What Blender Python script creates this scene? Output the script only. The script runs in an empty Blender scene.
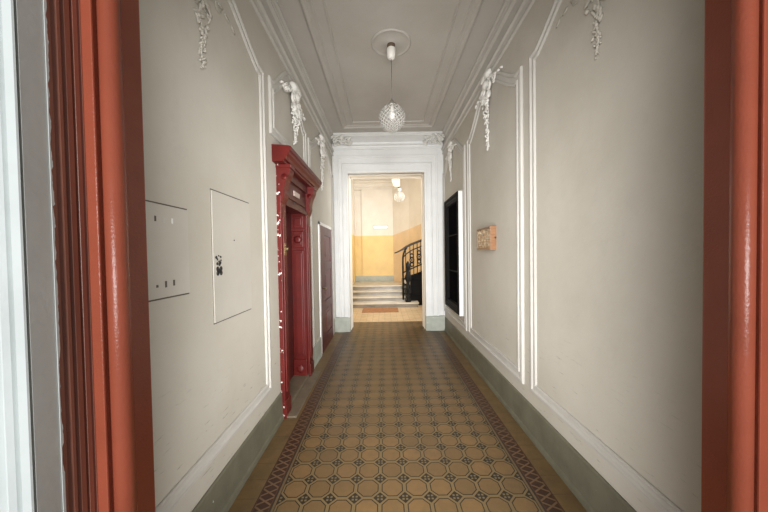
import bpy, bmesh, math, random
from mathutils import Vector, Matrix, Euler
S = bpy.context.scene
COL = S.collection
PI = math.pi

# ------------------------------------------------------------------ helpers
class MB:
    """collects shapes, built as one mesh object"""
    def __init__(self):
        self.bm = bmesh.new()
        self.smooth = []
    def box(self, x0, x1, y0, y1, z0, z1, bev=0):
        r = bmesh.ops.create_cube(self.bm, size=1)
        vs = r['verts']
        for v in vs:
            v.co = Vector((x0 + (v.co.x + .5) * (x1 - x0), y0 + (v.co.y + .5) * (y1 - y0), z0 + (v.co.z + .5) * (z1 - z0)))
        if bev:
            es = list({e for v in vs for e in v.link_edges})
            bmesh.ops.bevel(self.bm, geom=es, offset=bev, segments=2, affect='EDGES', profile=.6)
        return self
    def poly_prism(self, pts, axis, a, b):
        """extrude a 2D polygon along an axis ('x','y','z') from a to b"""
        def P(p, t):
            return {'x': (t, p[0], p[1]), 'y': (p[0], t, p[1]), 'z': (p[0], p[1], t)}[axis]
        A = [self.bm.verts.new(P(p, a)) for p in pts]
        B = [self.bm.verts.new(P(p, b)) for p in pts]
        n = len(pts)
        for i in range(n):
            self.bm.faces.new((A[i], A[(i + 1) % n], B[(i + 1) % n], B[i]))
        self.bm.faces.new(A[::-1]); self.bm.faces.new(B)
        return self
    def grid(self, rows, closed_u=False, closed_v=False, smooth=False):
        """rows: list of rows of points -> quad surface"""
        V = [[self.bm.verts.new(p) for p in r] for r in rows]
        n, m = len(V), len(V[0])
        for i in range(n if closed_u else n - 1):
            for j in range(m if closed_v else m - 1):
                try:
                    f = self.bm.faces.new((V[i][j], V[(i + 1) % n][j], V[(i + 1) % n][(j + 1) % m], V[i][(j + 1) % m]))
                    f.smooth = smooth
                except ValueError:
                    pass
        return V
    def lathe(self, prof, c, n=24, axis='z', smooth=True):
        rows = []
        for r, h in prof:
            row = []
            for k in range(n):
                a = 2 * PI * k / n
                if axis == 'z': row.append((c[0] + r * math.cos(a), c[1] + r * math.sin(a), c[2] + h))
                elif axis == 'x': row.append((c[0] + h, c[1] + r * math.cos(a), c[2] + r * math.sin(a)))
                else: row.append((c[0] + r * math.cos(a), c[1] + h, c[2] + r * math.sin(a)))
            rows.append(row)
        V = self.grid(rows, closed_v=True, smooth=smooth)
        for r in (V[0], V[-1]):
            try: self.bm.faces.new(r)
            except ValueError: pass
        return self
    def tube(self, pts, rad, n=8, smooth=True):
        pts = [Vector(p) for p in pts]
        rows = []
        up = None
        for i, p in enumerate(pts):
            t = (pts[min(i + 1, len(pts) - 1)] - pts[max(i - 1, 0)]).normalized()
            if up is None:
                up = t.orthogonal().normalized()
            u = (up - t * up.dot(t))
            u = u.normalized() if u.length > 1e-5 else t.orthogonal().normalized()
            up = u
            w = t.cross(u)
            r = rad[i] if isinstance(rad, (list, tuple)) else rad
            rows.append([p + (u * math.cos(2 * PI * k / n) + w * math.sin(2 * PI * k / n)) * r for k in range(n)])
        V = self.grid(rows, closed_v=True, smooth=smooth)
        for r in (V[0], V[-1]):
            try: self.bm.faces.new(r)
            except ValueError: pass
        return self
    def blob(self, M, sub=1):
        r = bmesh.ops.create_icosphere(self.bm, subdivisions=sub, radius=1)
        for v in r['verts']:
            v.co = M @ v.co
        for f in {f for v in r['verts'] for f in v.link_faces}: f.smooth = True
        return self
    def build(self, name, mat, parent=None, tf=None):
        bm = self.bm
        if tf is not None:
            bmesh.ops.transform(bm, matrix=tf, verts=bm.verts)
        bmesh.ops.recalc_face_normals(bm, faces=bm.faces)
        me = bpy.data.meshes.new(name)
        if parent is not None:
            bmesh.ops.translate(bm, vec=-Vector(parent_loc(parent)), verts=bm.verts)
        bm.to_mesh(me); bm.free()
        me.materials.append(mat)
        o = bpy.data.objects.new(name, me)
        COL.objects.link(o)
        if parent is not None: o.parent = parent
        return o

def parent_loc(p):
    l = Vector(p.location)
    while p.parent is not None:
        p = p.parent; l += Vector(p.location)
    return l

def tag(o, label, cat, kind=None, group=None):
    o['label'] = label; o['category'] = cat
    if kind: o['kind'] = kind
    if group: o['group'] = group
    return o
def empty(name, loc, label, cat, kind=None, group=None):
    o = bpy.data.objects.new(name, None); COL.objects.link(o); o.location = loc
    o.empty_display_size = .1
    return tag(o, label, cat, kind, group)

# ------------------------------------------------------------------ materials
def new_mat(name):
    m = bpy.data.materials.new(name); m.use_nodes = True
    nt = m.node_tree
    return m, nt, nt.nodes['Principled BSDF']
class N:
    """tiny node-maths wrapper"""
    def __init__(self, nt): self.nt = nt
    def node(self, t, **k):
        n = self.nt.nodes.new(t)
        for a, b in k.items(): setattr(n, a, b)
        return n
    def m(self, op, a, b=None, c=None):
        n = self.node('ShaderNodeMath', operation=op)
        for i, v in enumerate((a, b, c)):
            if v is None: continue
            if isinstance(v, (int, float)): n.inputs[i].default_value = v
            else: self.nt.links.new(v, n.inputs[i])
        return n.outputs[0]
    def mix(self, f, a, b):
        n = self.node('ShaderNodeMix', data_type='RGBA')
        for s, v in ((n.inputs[0], f), (n.inputs[6], a), (n.inputs[7], b)):
            if isinstance(v, (int, float)): s.default_value = v
            elif isinstance(v, (tuple, list)): s.default_value = (*v[:3], 1)
            else: self.nt.links.new(v, s)
        return n.outputs[2]
    def pos(self):
        g = self.node('ShaderNodeNewGeometry')
        s = self.node('ShaderNodeSeparateXYZ')
        self.nt.links.new(g.outputs['Position'], s.inputs[0])
        return g.outputs['Position'], s.outputs[0], s.outputs[1], s.outputs[2]
    def noise(self, vec, scale, detail=4, rough=.55, stretch=None):
        n = self.node('ShaderNodeTexNoise')
        n.inputs['Scale'].default_value = scale; n.inputs['Detail'].default_value = detail; n.inputs['Roughness'].default_value = rough
        if stretch:
            mp = self.node('ShaderNodeMapping'); mp.inputs['Scale'].default_value = stretch
            self.nt.links.new(vec, mp.inputs[0]); vec = mp.outputs[0]
        self.nt.links.new(vec, n.inputs['Vector'])
        return n.outputs[0]
    def ramp(self, v, lo, hi):
        n = self.node('ShaderNodeMapRange'); n.clamp = True
        self.nt.links.new(v, n.inputs[0]); n.inputs[1].default_value = lo; n.inputs[2].default_value = hi
        return n.outputs[0]
    def bump(self, h, strength, dist, bsdf):
        b = self.node('ShaderNodeBump'); b.inputs['Strength'].default_value = strength; b.inputs['Distance'].default_value = dist
        self.nt.links.new(h, b.inputs['Height']); self.nt.links.new(b.outputs[0], bsdf.inputs['Normal'])
    def link(self, a, b): self.nt.links.new(a, b)

def paint(name, col, rough=.6, var=.12, scale=3, bump=.15, bscale=60, dark=None, chips=None, coat=0, stretch=None, spec=.5):
    m, nt, b = new_mat(name); n = N(nt)
    P, x, y, z = n.pos()
    c2 = dark or tuple(v * (1 - var * 2) for v in col)
    f = n.ramp(n.noise(P, scale, 5, .6, stretch), .38, .68)
    c = n.mix(f, col, c2)
    if chips:
        thr, ccol, cs = chips
        g = n.ramp(n.noise(P, cs, 4, .6), thr, thr + .02)
        if name.startswith('chipped'):   # the worn outer corner only
            g = n.m('MULTIPLY', g, n.m('LESS_THAN', x, -.995))
        c = n.mix(g, c, ccol)
    n.link(c, b.inputs['Base Color'])
    b.inputs['Roughness'].default_value = rough
    b.inputs['Specular IOR Level'].default_value = spec
    if coat: b.inputs['Coat Weight'].default_value = coat
    n.bump(n.noise(P, bscale, 4, .6), bump, .004, b)
    return m

def wall_mat(name, col, scuff=True):
    m, nt, b = new_mat(name); n = N(nt)
    P, x, y, z = n.pos()
    big = n.ramp(n.noise(P, 1.3, 4, .6), .35, .7)
    c = n.mix(big, col, (col[0] * .89, col[1] * .875, col[2] * .85))
    fine = n.ramp(n.noise(P, 9, 6, .7), .55, .8)
    c = n.mix(n.m('MULTIPLY', fine, .38), c, tuple(v * .8 for v in col))
    if scuff:   # thin grey scuffs low on the wall
        st = n.noise(P, 1.0, 3, .7, (1, 5, 60))
        msk = n.m('MULTIPLY', n.ramp(st, .648, .675), n.ramp(z, 1.1, .6))
        c = n.mix(n.m('MULTIPLY', msk, .55), c, (.16, .14, .12))
    n.link(c, b.inputs['Base Color'])
    b.inputs['Roughness'].default_value = .62
    b.inputs['Specular IOR Level'].default_value = .35
    h = n.m('ADD', n.noise(P, 7, 4, .6), n.m('MULTIPLY', n.noise(P, 90, 3, .6), .12))
    n.bump(h, .25, .012, b)
    return m

M = {}
M['wall'] = wall_mat('wall_plaster', (.478, .45, .396))
M['ceil'] = wall_mat('ceiling_plaster', (.47, .443, .408), False)
M['mould'] = paint('moulding_paint', (.485, .465, .43), .55, .05, 4, .2, 70)
M['stucco'] = paint('stucco_paint', (.70, .68, .64), .5, .06, 6, .15, 50)
M['white'] = paint('white_casing_paint', (.74, .74, .73), .42, .04, 3, .12, 40)
M['green'] = paint('grey_green_base_paint', (.145, .137, .098), .5, .12, 5, .25, 40, spec=.25, chips=(.74, (.62, .6, .55), 14))
M['greenlight'] = paint('pale_green_plinth_paint', (.40, .42, .365), .5, .12, 5, .25, 40, chips=(.70, (.72, .7, .66), 16))
M['red'] = paint('crimson_door_paint', (.105, .009, .007), .4, .14, 5, .2, 50, spec=.3)
M['redchip'] = paint('chipped_crimson_paint', (.11, .010, .008), .42, .14, 5, .25, 50, chips=(.60, (.75, .72, .68), 22), spec=.3)
M['redmat'] = paint('dark_crimson_paint', (.075, .008, .007), .45, .14, 5, .2, 50)
M['jamb'] = paint('rust_red_gloss_paint', (.42, .10, .055), .26, .06, 6, .25, 160, spec=.4)
M['jambbrown'] = paint('faded_brown_red_paint', (.42, .165, .11), .4, .14, 8, .25, 60, chips=(.725, (.55, .4, .33), 30), stretch=(1, 1, .15))
M['outwhite'] = paint('outer_white_paint', (.80, .83, .82), .4, .06, 4, .3, 25, chips=(.74, (.5, .5, .48), 9))
M['outwhite_shade'] = paint('outer_white_shade_paint', (.74, .75, .72), .45, .08, 5, .2, 25, stretch=(1, 1, .5))  # outer white paint again, shade of the reveal side put into the tone
M['black'] = paint('black_frame_paint', (.010, .0095, .0095), .6, .1, 5, .1, 50, spec=.04)
M['blackglass'] = paint('dark_glass', (.006, .006, .007), .5, .05, 2, .02, 3, spec=0)
M['iron'] = paint('black_cast_iron', (.008, .008, .008), .55, .1, 8, .15, 60, spec=.2)
M['brass'] = paint('brass', (.30, .22, .11), .42, .1, 8, .05, 50); M['brass'].node_tree.nodes['Principled BSDF'].inputs['Metallic'].default_value = .9
M['nickel'] = paint('worn_nickel', (.45, .42, .38), .35, .1, 8, .05, 50); M['nickel'].node_tree.nodes['Principled BSDF'].inputs['Metallic'].default_value = .8
M['brown'] = paint('brown_ceiling_plate', (.12, .08, .05), .5, .1, 8, .05, 50)
M['stone'] = paint('pale_stone_step', (.62, .55, .44), .22, .1, 4, .15, 30)
M['riser'] = paint('darker_stone_riser', (.26, .225, .18), .25, .18, 3, .15, 30, stretch=(1, 1, 4))  # step bodies set darker than the tread slabs, so the steps band
M['thresh'] = paint('worn_threshold_stone', (.16, .125, .085), .5, .15, 7, .2, 40)
M['cream'] = paint('hall_cream_plaster', (.74, .69, .61), .6, .05, 2, .12, 60)
M['dark'] = paint('black_paint_mark', (.02, .02, .02), .6, .1, 8, .1, 50)
M['enamel'] = paint('white_enamel', (.85, .87, .88), .25, .02, 8, .02, 50)
M['slate'] = paint('blue_grey_rim', (.3, .33, .38), .4, .05, 8, .02, 50)
M['plate'] = paint('pale_name_plate', (.50, .40, .36), .4, .1, 40, .05, 50)
M['panelflap'] = paint('flap_paint', (.475, .448, .398), .5, .04, 3, .12, 30)
M['seam'] = paint('dark_seam', (.10, .085, .07), .8, .1, 8, .05, 40)
M['handrail'] = paint('dark_handrail_wood', (.022, .014, .010), .3, .1, 8, .05, 50)
M['opal'] = paint('white_ceramic', (.78, .75, .70), .3, .03, 8, .02, 50)
M['cord'] = paint('grey_cord', (.18, .16, .14), .6, .05, 8, .02, 50)

# hall wall: ochre dado below a rising line, cream above
def dado_mat(name, ochre, rise, y_or_x0=0.35, base=2.30):
    m, nt, b = new_mat(name); n = N(nt)
    P, x, y, z = n.pos()
    edge = n.m('ADD', n.m('MULTIPLY', n.m('MAXIMUM', n.m('SUBTRACT', x, y_or_x0), 0.0), rise), base)
    f = n.ramp(n.m('SUBTRACT', edge, z), -.004, .004)
    v = n.ramp(n.noise(P, 2.2, 5, .6), .35, .7)
    c1 = n.mix(v, (.76, .71, .63), (.70, .64, .56))
    c2 = n.mix(v, ochre, tuple(k * .87 for k in ochre))
    n.link(n.mix(f, c1, c2), b.inputs['Base Color'])
    b.inputs['Roughness'].default_value = .5
    n.bump(n.noise(P, 40, 4, .6), .15, .004, b)
    return m
M['dado'] = dado_mat('hall_ochre_dado', (.80, .58, .24), 0)
M['dado2'] = dado_mat('hall_peach_dado', (.76, .57, .36), .32)

# wood
def wood(name, c1, c2):
    m, nt, b = new_mat(name); n = N(nt)
    P, x, y, z = n.pos()
    g = n.noise(P, 12, 6, .65, (1, 1, 9))
    n.link(n.mix(n.ramp(g, .35, .65), c1, c2), b.inputs['Base Color'])
    b.inputs['Roughness'].default_value = .4
    return m
M['oak'] = wood('varnished_oak', (.29, .145, .068), (.18, .082, .036))
M['oakdark'] = wood('dark_oak_edge', (.13, .05, .022), (.08, .03, .012))
M['mat'] = paint('rust_coir', (.36, .17, .075), .9, .2, 20, .6, 300)

# studded amber glass front of the box
def studded():
    m, nt, b = new_mat('studded_amber_glass'); n = N(nt)
    P, x, y, z = n.pos()
    v = n.node('ShaderNodeTexVoronoi'); v.inputs['Scale'].default_value = 22
    n.link(P, v.inputs['Vector'])
    f = n.ramp(v.outputs['Distance'], .1, .6)
    n.link(n.mix(f, (.52, .43, .30), (.30, .19, .10)), b.inputs['Base Color'])
    b.inputs['Roughness'].default_value = .22
    n.bump(v.outputs['Distance'], .8, .02, b)
    return m
M['studglass'] = studded()

# cut crystal globe
def crystal():
    m, nt, b = new_mat('cut_glass'); n = N(nt)
    tc = n.node('ShaderNodeTexCoord'); s = n.node('ShaderNodeSeparateXYZ')
    n.link(tc.outputs['Object'], s.inputs[0])
    x, y, z = s.outputs
    ang = n.m('DIVIDE', n.m('ARCTAN2', y, x), 2 * PI)
    k = n.m('DIVIDE', n.m('ARCTAN2', z, n.m('SQRT', n.m('ADD', n.m('MULTIPLY', x, x), n.m('MULTIPLY', y, y)))), PI)
    def tri(v):
        return n.m('ABSOLUTE', n.m('SUBTRACT', n.m('FRACT', v), .5))
    a1 = tri(n.m('ADD', n.m('MULTIPLY', ang, 18), n.m('MULTIPLY', k, 10)))
    a2 = tri(n.m('SUBTRACT', n.m('MULTIPLY', ang, 18), n.m('MULTIPLY', k, 10)))
    h = n.m('MINIMUM', a1, a2)
    line = n.ramp(h, .12, .05)
    b.inputs['Base Color'].default_value = (.97, .97, .95, 1)
    b.inputs['Transmission Weight'].default_value = 1
    b.inputs['IOR'].default_value = 1.45
    b.inputs['Roughness'].default_value = .08
    n.bump(h, .6, .02, b)
    tr = n.node('ShaderNodeBsdfTransparent'); tr.inputs[0].default_value = (.97, .97, .97, 1)
    df = n.node('ShaderNodeBsdfTranslucent'); df.inputs[0].default_value = (.9, .9, .88, 1)
    d2 = n.node('ShaderNodeBsdfDiffuse'); d2.inputs[0].default_value = (.9, .9, .88, 1)
    mx0 = n.node('ShaderNodeMixShader'); mx0.inputs[0].default_value = .35
    n.link(df.outputs[0], mx0.inputs[1]); n.link(d2.outputs[0], mx0.inputs[2])
    mx1 = n.node('ShaderNodeMixShader'); mx1.inputs[0].default_value = .16
    n.link(tr.outputs[0], mx1.inputs[1]); n.link(b.outputs[0], mx1.inputs[2])
    mx2 = n.node('ShaderNodeMixShader'); n.link(n.m('MULTIPLY', line, .62), mx2.inputs[0])
    n.link(mx1.outputs[0], mx2.inputs[1]); n.link(mx0.outputs[0], mx2.inputs[2])
    n.link(mx2.outputs[0], nt.nodes['Material Output'].inputs[0])
    return m
M['crystal'] = crystal()
def bulbglass():
    m, nt, b = new_mat('frosted_bulb'); b.inputs['Base Color'].default_value = (.92, .9, .86, 1); b.inputs['Roughness'].default_value = .2
    return m
M['bulb'] = bulbglass()

# floor
FX0, TS, FY0 = -.715, .166, 2.021 - .083 - .035
def floor_mat():
    m, nt, b = new_mat('encaustic_tiles'); n = N(nt)
    P, x, y, z = n.pos()
    def frac(v): return n.m('FRACT', v)
    u = n.m('DIVIDE', n.m('SUBTRACT', x, FX0), TS); v = n.m('DIVIDE', n.m('SUBTRACT', y, FY0 - 20 * TS), TS)
    px = n.m('ABSOLUTE', n.m('SUBTRACT', frac(u), .5)); py = n.m('ABSOLUTE', n.m('SUBTRACT', frac(v), .5))
    d = n.m('MAXIMUM', n.m('MAXIMUM', px, py), n.m('MULTIPLY', n.m('ADD', px, py), .7071))
    # per-tile variation
    cell = n.node('ShaderNodeCombineXYZ'); n.link(n.m('FLOOR', u), cell.inputs[0]); n.link(n.m('FLOOR', v), cell.inputs[1])
    wn = n.node('ShaderNodeTexWhiteNoise', noise_dimensions='2D'); n.link(cell.outputs[0], wn.inputs['Vector'])
    och = n.mix(wn.outputs['Value'], (.180, .105, .043), (.138, .084, .036))
    och = n.mix(n.m('MULTIPLY', n.ramp(n.noise(P, 14, 5, .6), .4, .7), .45), och, (.125, .078, .036))
    DARK = (.024, .017, .009); RING = (.155, .105, .048)
    ring = n.ramp(d, .392, .400)
    c = n.mix(ring, och, DARK)
    c = n.mix(n.ramp(d, .432, .440), c, RING)
    # corner diamond with four petals
    qx = n.m('SUBTRACT', .5, px); qy = n.m('SUBTRACT', .5, py)
    q = n.m('ADD', qx, qy)
    c = n.mix(n.ramp(q, .275, .265), c, DARK)
    pet = n.m('MAXIMUM', n.m('ABSOLUTE', n.m('SUBTRACT', qx, .072)), n.m('ABSOLUTE', n.m('SUBTRACT', qy, .072)))
    c = n.mix(n.ramp(pet, .048, .040), c, (.125, .095, .053))
    # borders
    inb = {}
    def between(v, a, b_): return n.m('MULTIPLY', n.m('GREATER_THAN', v, a), n.m('LESS_THAN', v, b_))
    field_end = FX0 + 10 * TS
    xm = n.m('SUBTRACT', n.m('ABSOLUTE', n.m('SUBTRACT', x, FX0 + 5 * TS)), 5 * TS)   # distance outside the field
    w = .115; off = .028
    bu = n.m('DIVIDE', n.m('SUBTRACT', xm, off), w); bv = frac(n.m('DIVIDE', y, w * .62))
    bp = n.m('ABSOLUTE', n.m('SUBTRACT', n.m('ABSOLUTE', n.m('SUBTRACT', frac(n.m('MULTIPLY', bu, 1.0)), .5)), n.m('ABSOLUTE', n.m('SUBTRACT', bv, .5))))
    lat = n.mix(n.ramp(bp, .11, .08), (.042, .018, .011), (.140, .080, .042))
    edge = n.m('GREATER_THAN', n.m('ABSOLUTE', n.m('SUBTRACT', bu, .5)), .41)
    lat = n.mix(edge, lat, (.075, .03, .018))
    edge2 = n.m('GREATER_THAN', n.m('ABSOLUTE', n.m('SUBTRACT', bu, .5)), .47)
    lat = n.mix(edge2, lat, (.02, .016, .012))
    gap = n.mix(between(xm, .006, .020), (.035, .026, .018), (.13, .085, .042))
    # plain strip next to the wall, with joints
    jt = n.m('LESS_THAN', n.m('ABSOLUTE', n.m('SUBTRACT', frac(n.m('DIVIDE', y, .166)), .5)), .012)
    strip = n.mix(n.ramp(n.noise(P, 6, 5, .65), .35, .7), (.165, .102, .043), (.115, .073, .033))
    strip = n.mix(n.m('MULTIPLY', jt, .6), strip, (.05, .035, .02))
    c = n.mix(n.m('GREATER_THAN', xm, 0.0), c, gap)
    c = n.mix(n.m('GREATER_THAN', xm, off), c, lat)
    c = n.mix(n.m('GREATER_THAN', xm, off + w), c, strip)
    # stair hall floor beyond the doorway: small pale squares
    hu = n.m('ABSOLUTE', n.m('SUBTRACT', frac(n.m('DIVIDE', x, .15)), .5)); hv = n.m('ABSOLUTE', n.m('SUBTRACT', frac(n.m('DIVIDE', y, .15)), .5))
    hj = n.ramp(n.m('MAXIMUM', hu, hv), .455, .475)
    hall = n.mix(n.ramp(n.noise(P, 5, 4, .6), .35, .7), (.60, .46, .30), (.50, .37, .22))
    hall = n.mix(n.m('MULTIPLY', hj, .6), hall, (.30, .21, .12))
    c = n.mix(n.m('GREATER_THAN', y, 6.92), c, hall)
    # grime
    g = n.ramp(n.noise(P, 2.4, 6, .65), .38, .72)
    c = n.mix(n.m('MULTIPLY', g, .28), c, (.07, .052, .031))
    n.link(c, b.inputs['Base Color'])
    rg = n.m('ADD', n.m('MULTIPLY', n.noise(P, 8, 4, .6), .25), .30)
    n.link(rg, b.inputs['Roughness'])
    b.inputs['Specular IOR Level'].default_value = .28
    n.bump(n.noise(P, 30, 3, .6), .12, .004, b)
    return m
M['floor'] = floor_mat()

# ------------------------------------------------------------------ dimensions
XL, XR = -1.03, 1.25          # corridor walls
YF = 0.76                     # inner face of the front wall
YE, YH = 6.14, 6.46           # far wall: casing front, hall side
ZC = 3.97                     # corridor ceiling
HX0, HX1, HY1, HZ = -1.10, 2.3, 11.36, 4.36   # stair hall
OX0, OX1, OZ = -.72, .85, 3.265  # far doorway

def struct(mb, name, mat, label, cat):
    return tag(mb.build(name, mat), label, cat, 'structure')

# floor / ceiling
b = MB(); b.box(-1.6, 2.5, -.35, 11.7, -.12, 0)
struct(b, 'floor', M['floor'], 'patterned ochre octagon tile floor with dark lattice borders', 'floor')
b = MB(); b.box(XL - .2, XR + .2, YF - .2, 6.5, ZC, ZC + .15)
struct(b, 'ceiling', M['ceil'], 'grey white plaster ceiling of the corridor', 'ceiling')
b = MB(); b.box(HX0 - .2, HX1 + .2, 6.5, HY1 + .4, HZ, HZ + .15)
struct(b, 'ceiling_hall', M['cream'], 'cream plaster ceiling of the stair hall', 'ceiling')

# left wall with the portal recess
PY0, PY1 = 3.0, 3.82          # portal opening
PZ = 2.13
b = MB()
b.box(XL - .35, XL, YF - .2, PY0, 0, ZC)
b.box(XL - .35, XL, PY1, 6.5, 0, ZC)
b.box(XL - .35, XL, PY0, PY1, PZ + .06, ZC)
struct(b, 'wall_left', M['wall'], 'left corridor wall in stained grey beige plaster', 'wall')
b = MB(); b.box(XR, XR + .35, YF - .2, 6.5, 0, ZC)
struct(b, 'wall_right', M['wall'], 'right corridor wall in scuffed grey beige plaster', 'wall')
# far wall
b = MB()
y0 = 6.16
b.box(-1.6, OX0, y0, YH, 0, 4.6); b.box(OX1, 2.5, y0, YH, 0, 4.6); b.box(OX0, OX1, y0, YH, OZ, 4.6)
struct(b, 'wall_far', M['white'], 'white end wall around the tall doorway to the stairs', 'wall')
# front wall pieces either side of the entrance
JL, JR = -.59, .80
b = MB()
b.box(-2.6, -.70, .55, YF, 0, 4.4); b.box(.91, 2.6, .55, YF, 0, 4.4); b.box(-.70, .91, .55, YF, 2.95, 4.4)
struct(b, 'wall_front', M['outwhite_shade'], 'outer front wall around the entrance opening', 'wall')

# ------------------------------------------------------------------ entrance door frame (left and right of the view)
d = empty('door_1', (0.1, .6, 0), 'rust red moulded frame of the open entrance door, close to the viewer', 'door', 'structure')
def jamb(sgn, xin, mats):
    """profile in plan; xin = inner edge of the reveal"""
    def X(v): return xin - sgn * v          # v grows away from the opening
    ztop = 2.9
    # deep reveal facing the passage + rebate
    m1 = MB(); m1.box(min(X(.012), X(.05)), max(X(.012), X(.05)), .692, .752, 0, ztop, .003)
    m1.build('reveal_board', M['jamb'], d)
    # round bead on the front edge
    m2 = MB(); m2.lathe([(.0205, 0), (.0205, ztop)], (X(.0185), .674, 0), 20)
    m2.build('round_bead', M['jamb'], d)
    # flat fillet
    m3 = MB(); m3.box(min(X(.048), X(.085)), max(X(.048), X(.085)), .662, .735, 0, ztop, .003)
    m3.build('flat_fillet', M['jamb'], d)
    # fluted reveal
    m4 = MB()
    xb = X(.072)
    pts = [(X(.13), .735), (X(.13), .585)]
    yy = .597
    prof = [(.072, .585), (.070, .600), (.076, .604), (.070, .612), (.070, .618), (.078, .622), (.071, .628), (.071, .638), (.075, .640), (.075, .643), (.071, .645), (.071, .654), (.074, .657), (.071, .661)]
    pts = [(X(.13), .661)] + [(X(.13), .585)] + [(X(v), yv) for v, yv in prof]
    m4.poly_prism(pts, 'z', 0, ztop)
    m4.build('fluted_board', M['jambbrown'], d)
jamb(1, JL, None); jamb(-1, JR, None)
m = MB(); m.box(JL, JR, .60, .742, 2.9, 2.95); m.build('head_board', M['jamb'], d)
# white outer casing at the left and right
for sgn, xin, nm, lab in ((1, -.66, 'trim_1', 'white painted outer casing left of the red door frame'), (-1, .87, 'trim_2', 'white painted outer casing right of the red door frame')):
    t = empty(nm, (xin, .5, 0), lab, 'door casing', 'structure')
    def X(v): return xin - sgn * v
    m = MB()
    # flat reveal in shaded white with a ragged paint edge
    pts = [(X(.0), .590), (X(.0), .546), (X(.35), .546), (X(.35), .590)]
    m.poly_prism(pts, 'z', 0, 2.95); m.build('flat_reveal', M['outwhite_shade'], t)
    m = MB()
    prof = [(.0, .541), (.001, .538), (.014, .535), (.017, .545), (.021, .545), (.024, .535), (.031, .529), (.038, .534), (.043, .541), (.05, .541), (.06, .53), (.35, .53), (.35, .56)]
    m.poly_prism([(X(v), yv) for v, yv in prof], 'z', 0, 2.95)
    m.build('moulded_casing', M['outwhite'], t)
    random.seed(5)
    m = MB(); rows = []; z = 0.0; w = .002
    while z < 2.95:     # flaked white paint edge between flat reveal and brown boards
        w = min(.0035, max(.0003, w + random.uniform(-.0014, .0014)))
        if random.random() < .06: w = random.uniform(.002, .005)
        rows.append([(X(-.0004), .5885, z), (X(-.0016), .5885, z), (X(-.0016), .590 + w, z), (X(-.0004), .590 + w, z)])
        z += random.uniform(.003, .010) if .8 < z < 2.4 else .05
    m.grid(rows, closed_v=True)
    m.build('flaked_paint_edge', M['outwhite'], t)

# ------------------------------------------------------------------ moulding sweeps on side walls
def smooth01(t): return t * t * (3 - 2 * t)
def arch_top(ya, yb, zc, zp, n=14):
    """points from (ya,zc) over the peak to (yb,zc)"""
    out = []
    for i in range(n + 1):
        t = i / n
        k = 1 - abs(2 * t - 1)
        if k < .12: z = zc
        else:
            kk = (k - .12) / .88
            z = zc + (zp - zc) * (.35 * math.sin(kk * PI / 2) + .65 * smooth01(kk)) + .03 * math.sin(kk * PI)
        out.append((ya + (yb - ya) * t, z))
    return out
def sweep_wall(mb, path, prof, xw, sg, closed=True):
    """path in (y,z) on wall x=xw, sg = +1 when the wall normal is +x; prof=[(inward offset, height)]"""
    n = len(path)
    area = sum(path[i][0] * path[(i + 1) % n][1] - path[(i + 1) % n][0] * path[i][1] for i in range(n))
    o = 1 if area > 0 else -1
    rows = []
    idx = range(n)
    for i in idx:
        p = Vector(path[i])
        if closed or 0 < i < n - 1:
            a = Vector(path[(i - 1) % n]); c = Vector(path[(i + 1) % n])
            t1 = (p - a).normalized(); t2 = (c - p).normalized()
        elif i == 0:
            t1 = t2 = (Vector(path[1]) - p).normalized()
        else:
            t1 = t2 = (p - Vector(path[i - 1])).normalized()
        n1 = Vector((-t1.y, t1.x)) * o; n2 = Vector((-t2.y, t2.x)) * o
        mv = (n1 + n2)
        mv = mv / max(.35, (mv.length_squared / 2)) if mv.length > 1e-4 else n1
        rows.append([(xw + sg * h, p.x + mv.x * f, p.y + mv.y * f) for f, h in prof])
    mb.grid(rows, closed_u=closed)
PROF_BIG = [(0, -.004), (0, .012), (.008, .024), (.026, .028), (.034, .020), (.040, .012), (.062, .012), (.068, .019), (.078, .021), (.086, .012), (.088, -.004)]
PROF_DBL = [(0, -.004), (0, .014), (.006, .026), (.026, .030), (.034, .022), (.038, .010), (.078, .010), (.084, .020), (.096, .024), (.108, .020), (.112, -.004)]
PROF_BIG = [(f, h * .72 if h > 0 else h) for f, h in PROF_BIG]
PROF_DBL = [(f, h * .8 if h > 0 else h) for f, h in PROF_DBL]
PROF_SM = [(0, -.004), (0, .010), (.006, .020), (.024, .022), (.034, .012), (.036, -.004)]

def panel(name, label, xw, sg, y0, y1, z0, zc, zp, prof):
    m = MB()
    path = [(y0, z0), (y1, z0)] + arch_top(y1, y0, zc, zp)
    sweep_wall(m, path, prof, xw, sg)
    return struct(m, name, M['mould'], label, 'wall moulding')
# right wall
panel('trim_3', 'raised arched panel moulding on the right wall nearest the entrance', XR, -1, 0.94, 2.505, .405, 3.23, 3.50, PROF_BIG)
panel('trim_4', 'double raised panel moulding on the right wall around the small wooden box', XR, -1, 2.635, 4.335, .405, 3.24, 3.62, PROF_DBL)
panel('trim_5', 'raised panel moulding on the right wall around the black notice case', XR, -1, 4.46, 6.09, .405, 3.22, 3.58, PROF_DBL)
# left wall
panel('trim_6', 'raised arched panel moulding on the left wall around the two flaps', XL, 1, 0.94, 2.60, .405, 3.20, 3.46, PROF_BIG)
panel('trim_7', 'raised panel moulding above the large red portal', XL, 1, 2.72, 3.98, 2.72, 3.24, 3.60, PROF_DBL)
m = MB(); sweep_wall(m, [(4.10, .30)] + arch_top(4.10, 6.06, 3.22, 3.56) + [(6.06, .30)], [(-f, h) for f, h in PROF_DBL] if False else PROF_DBL, XL, 1, False)
struct(m, 'trim_8', M['mould'], 'raised panel moulding around the narrow red door', 'wall moulding')

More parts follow.
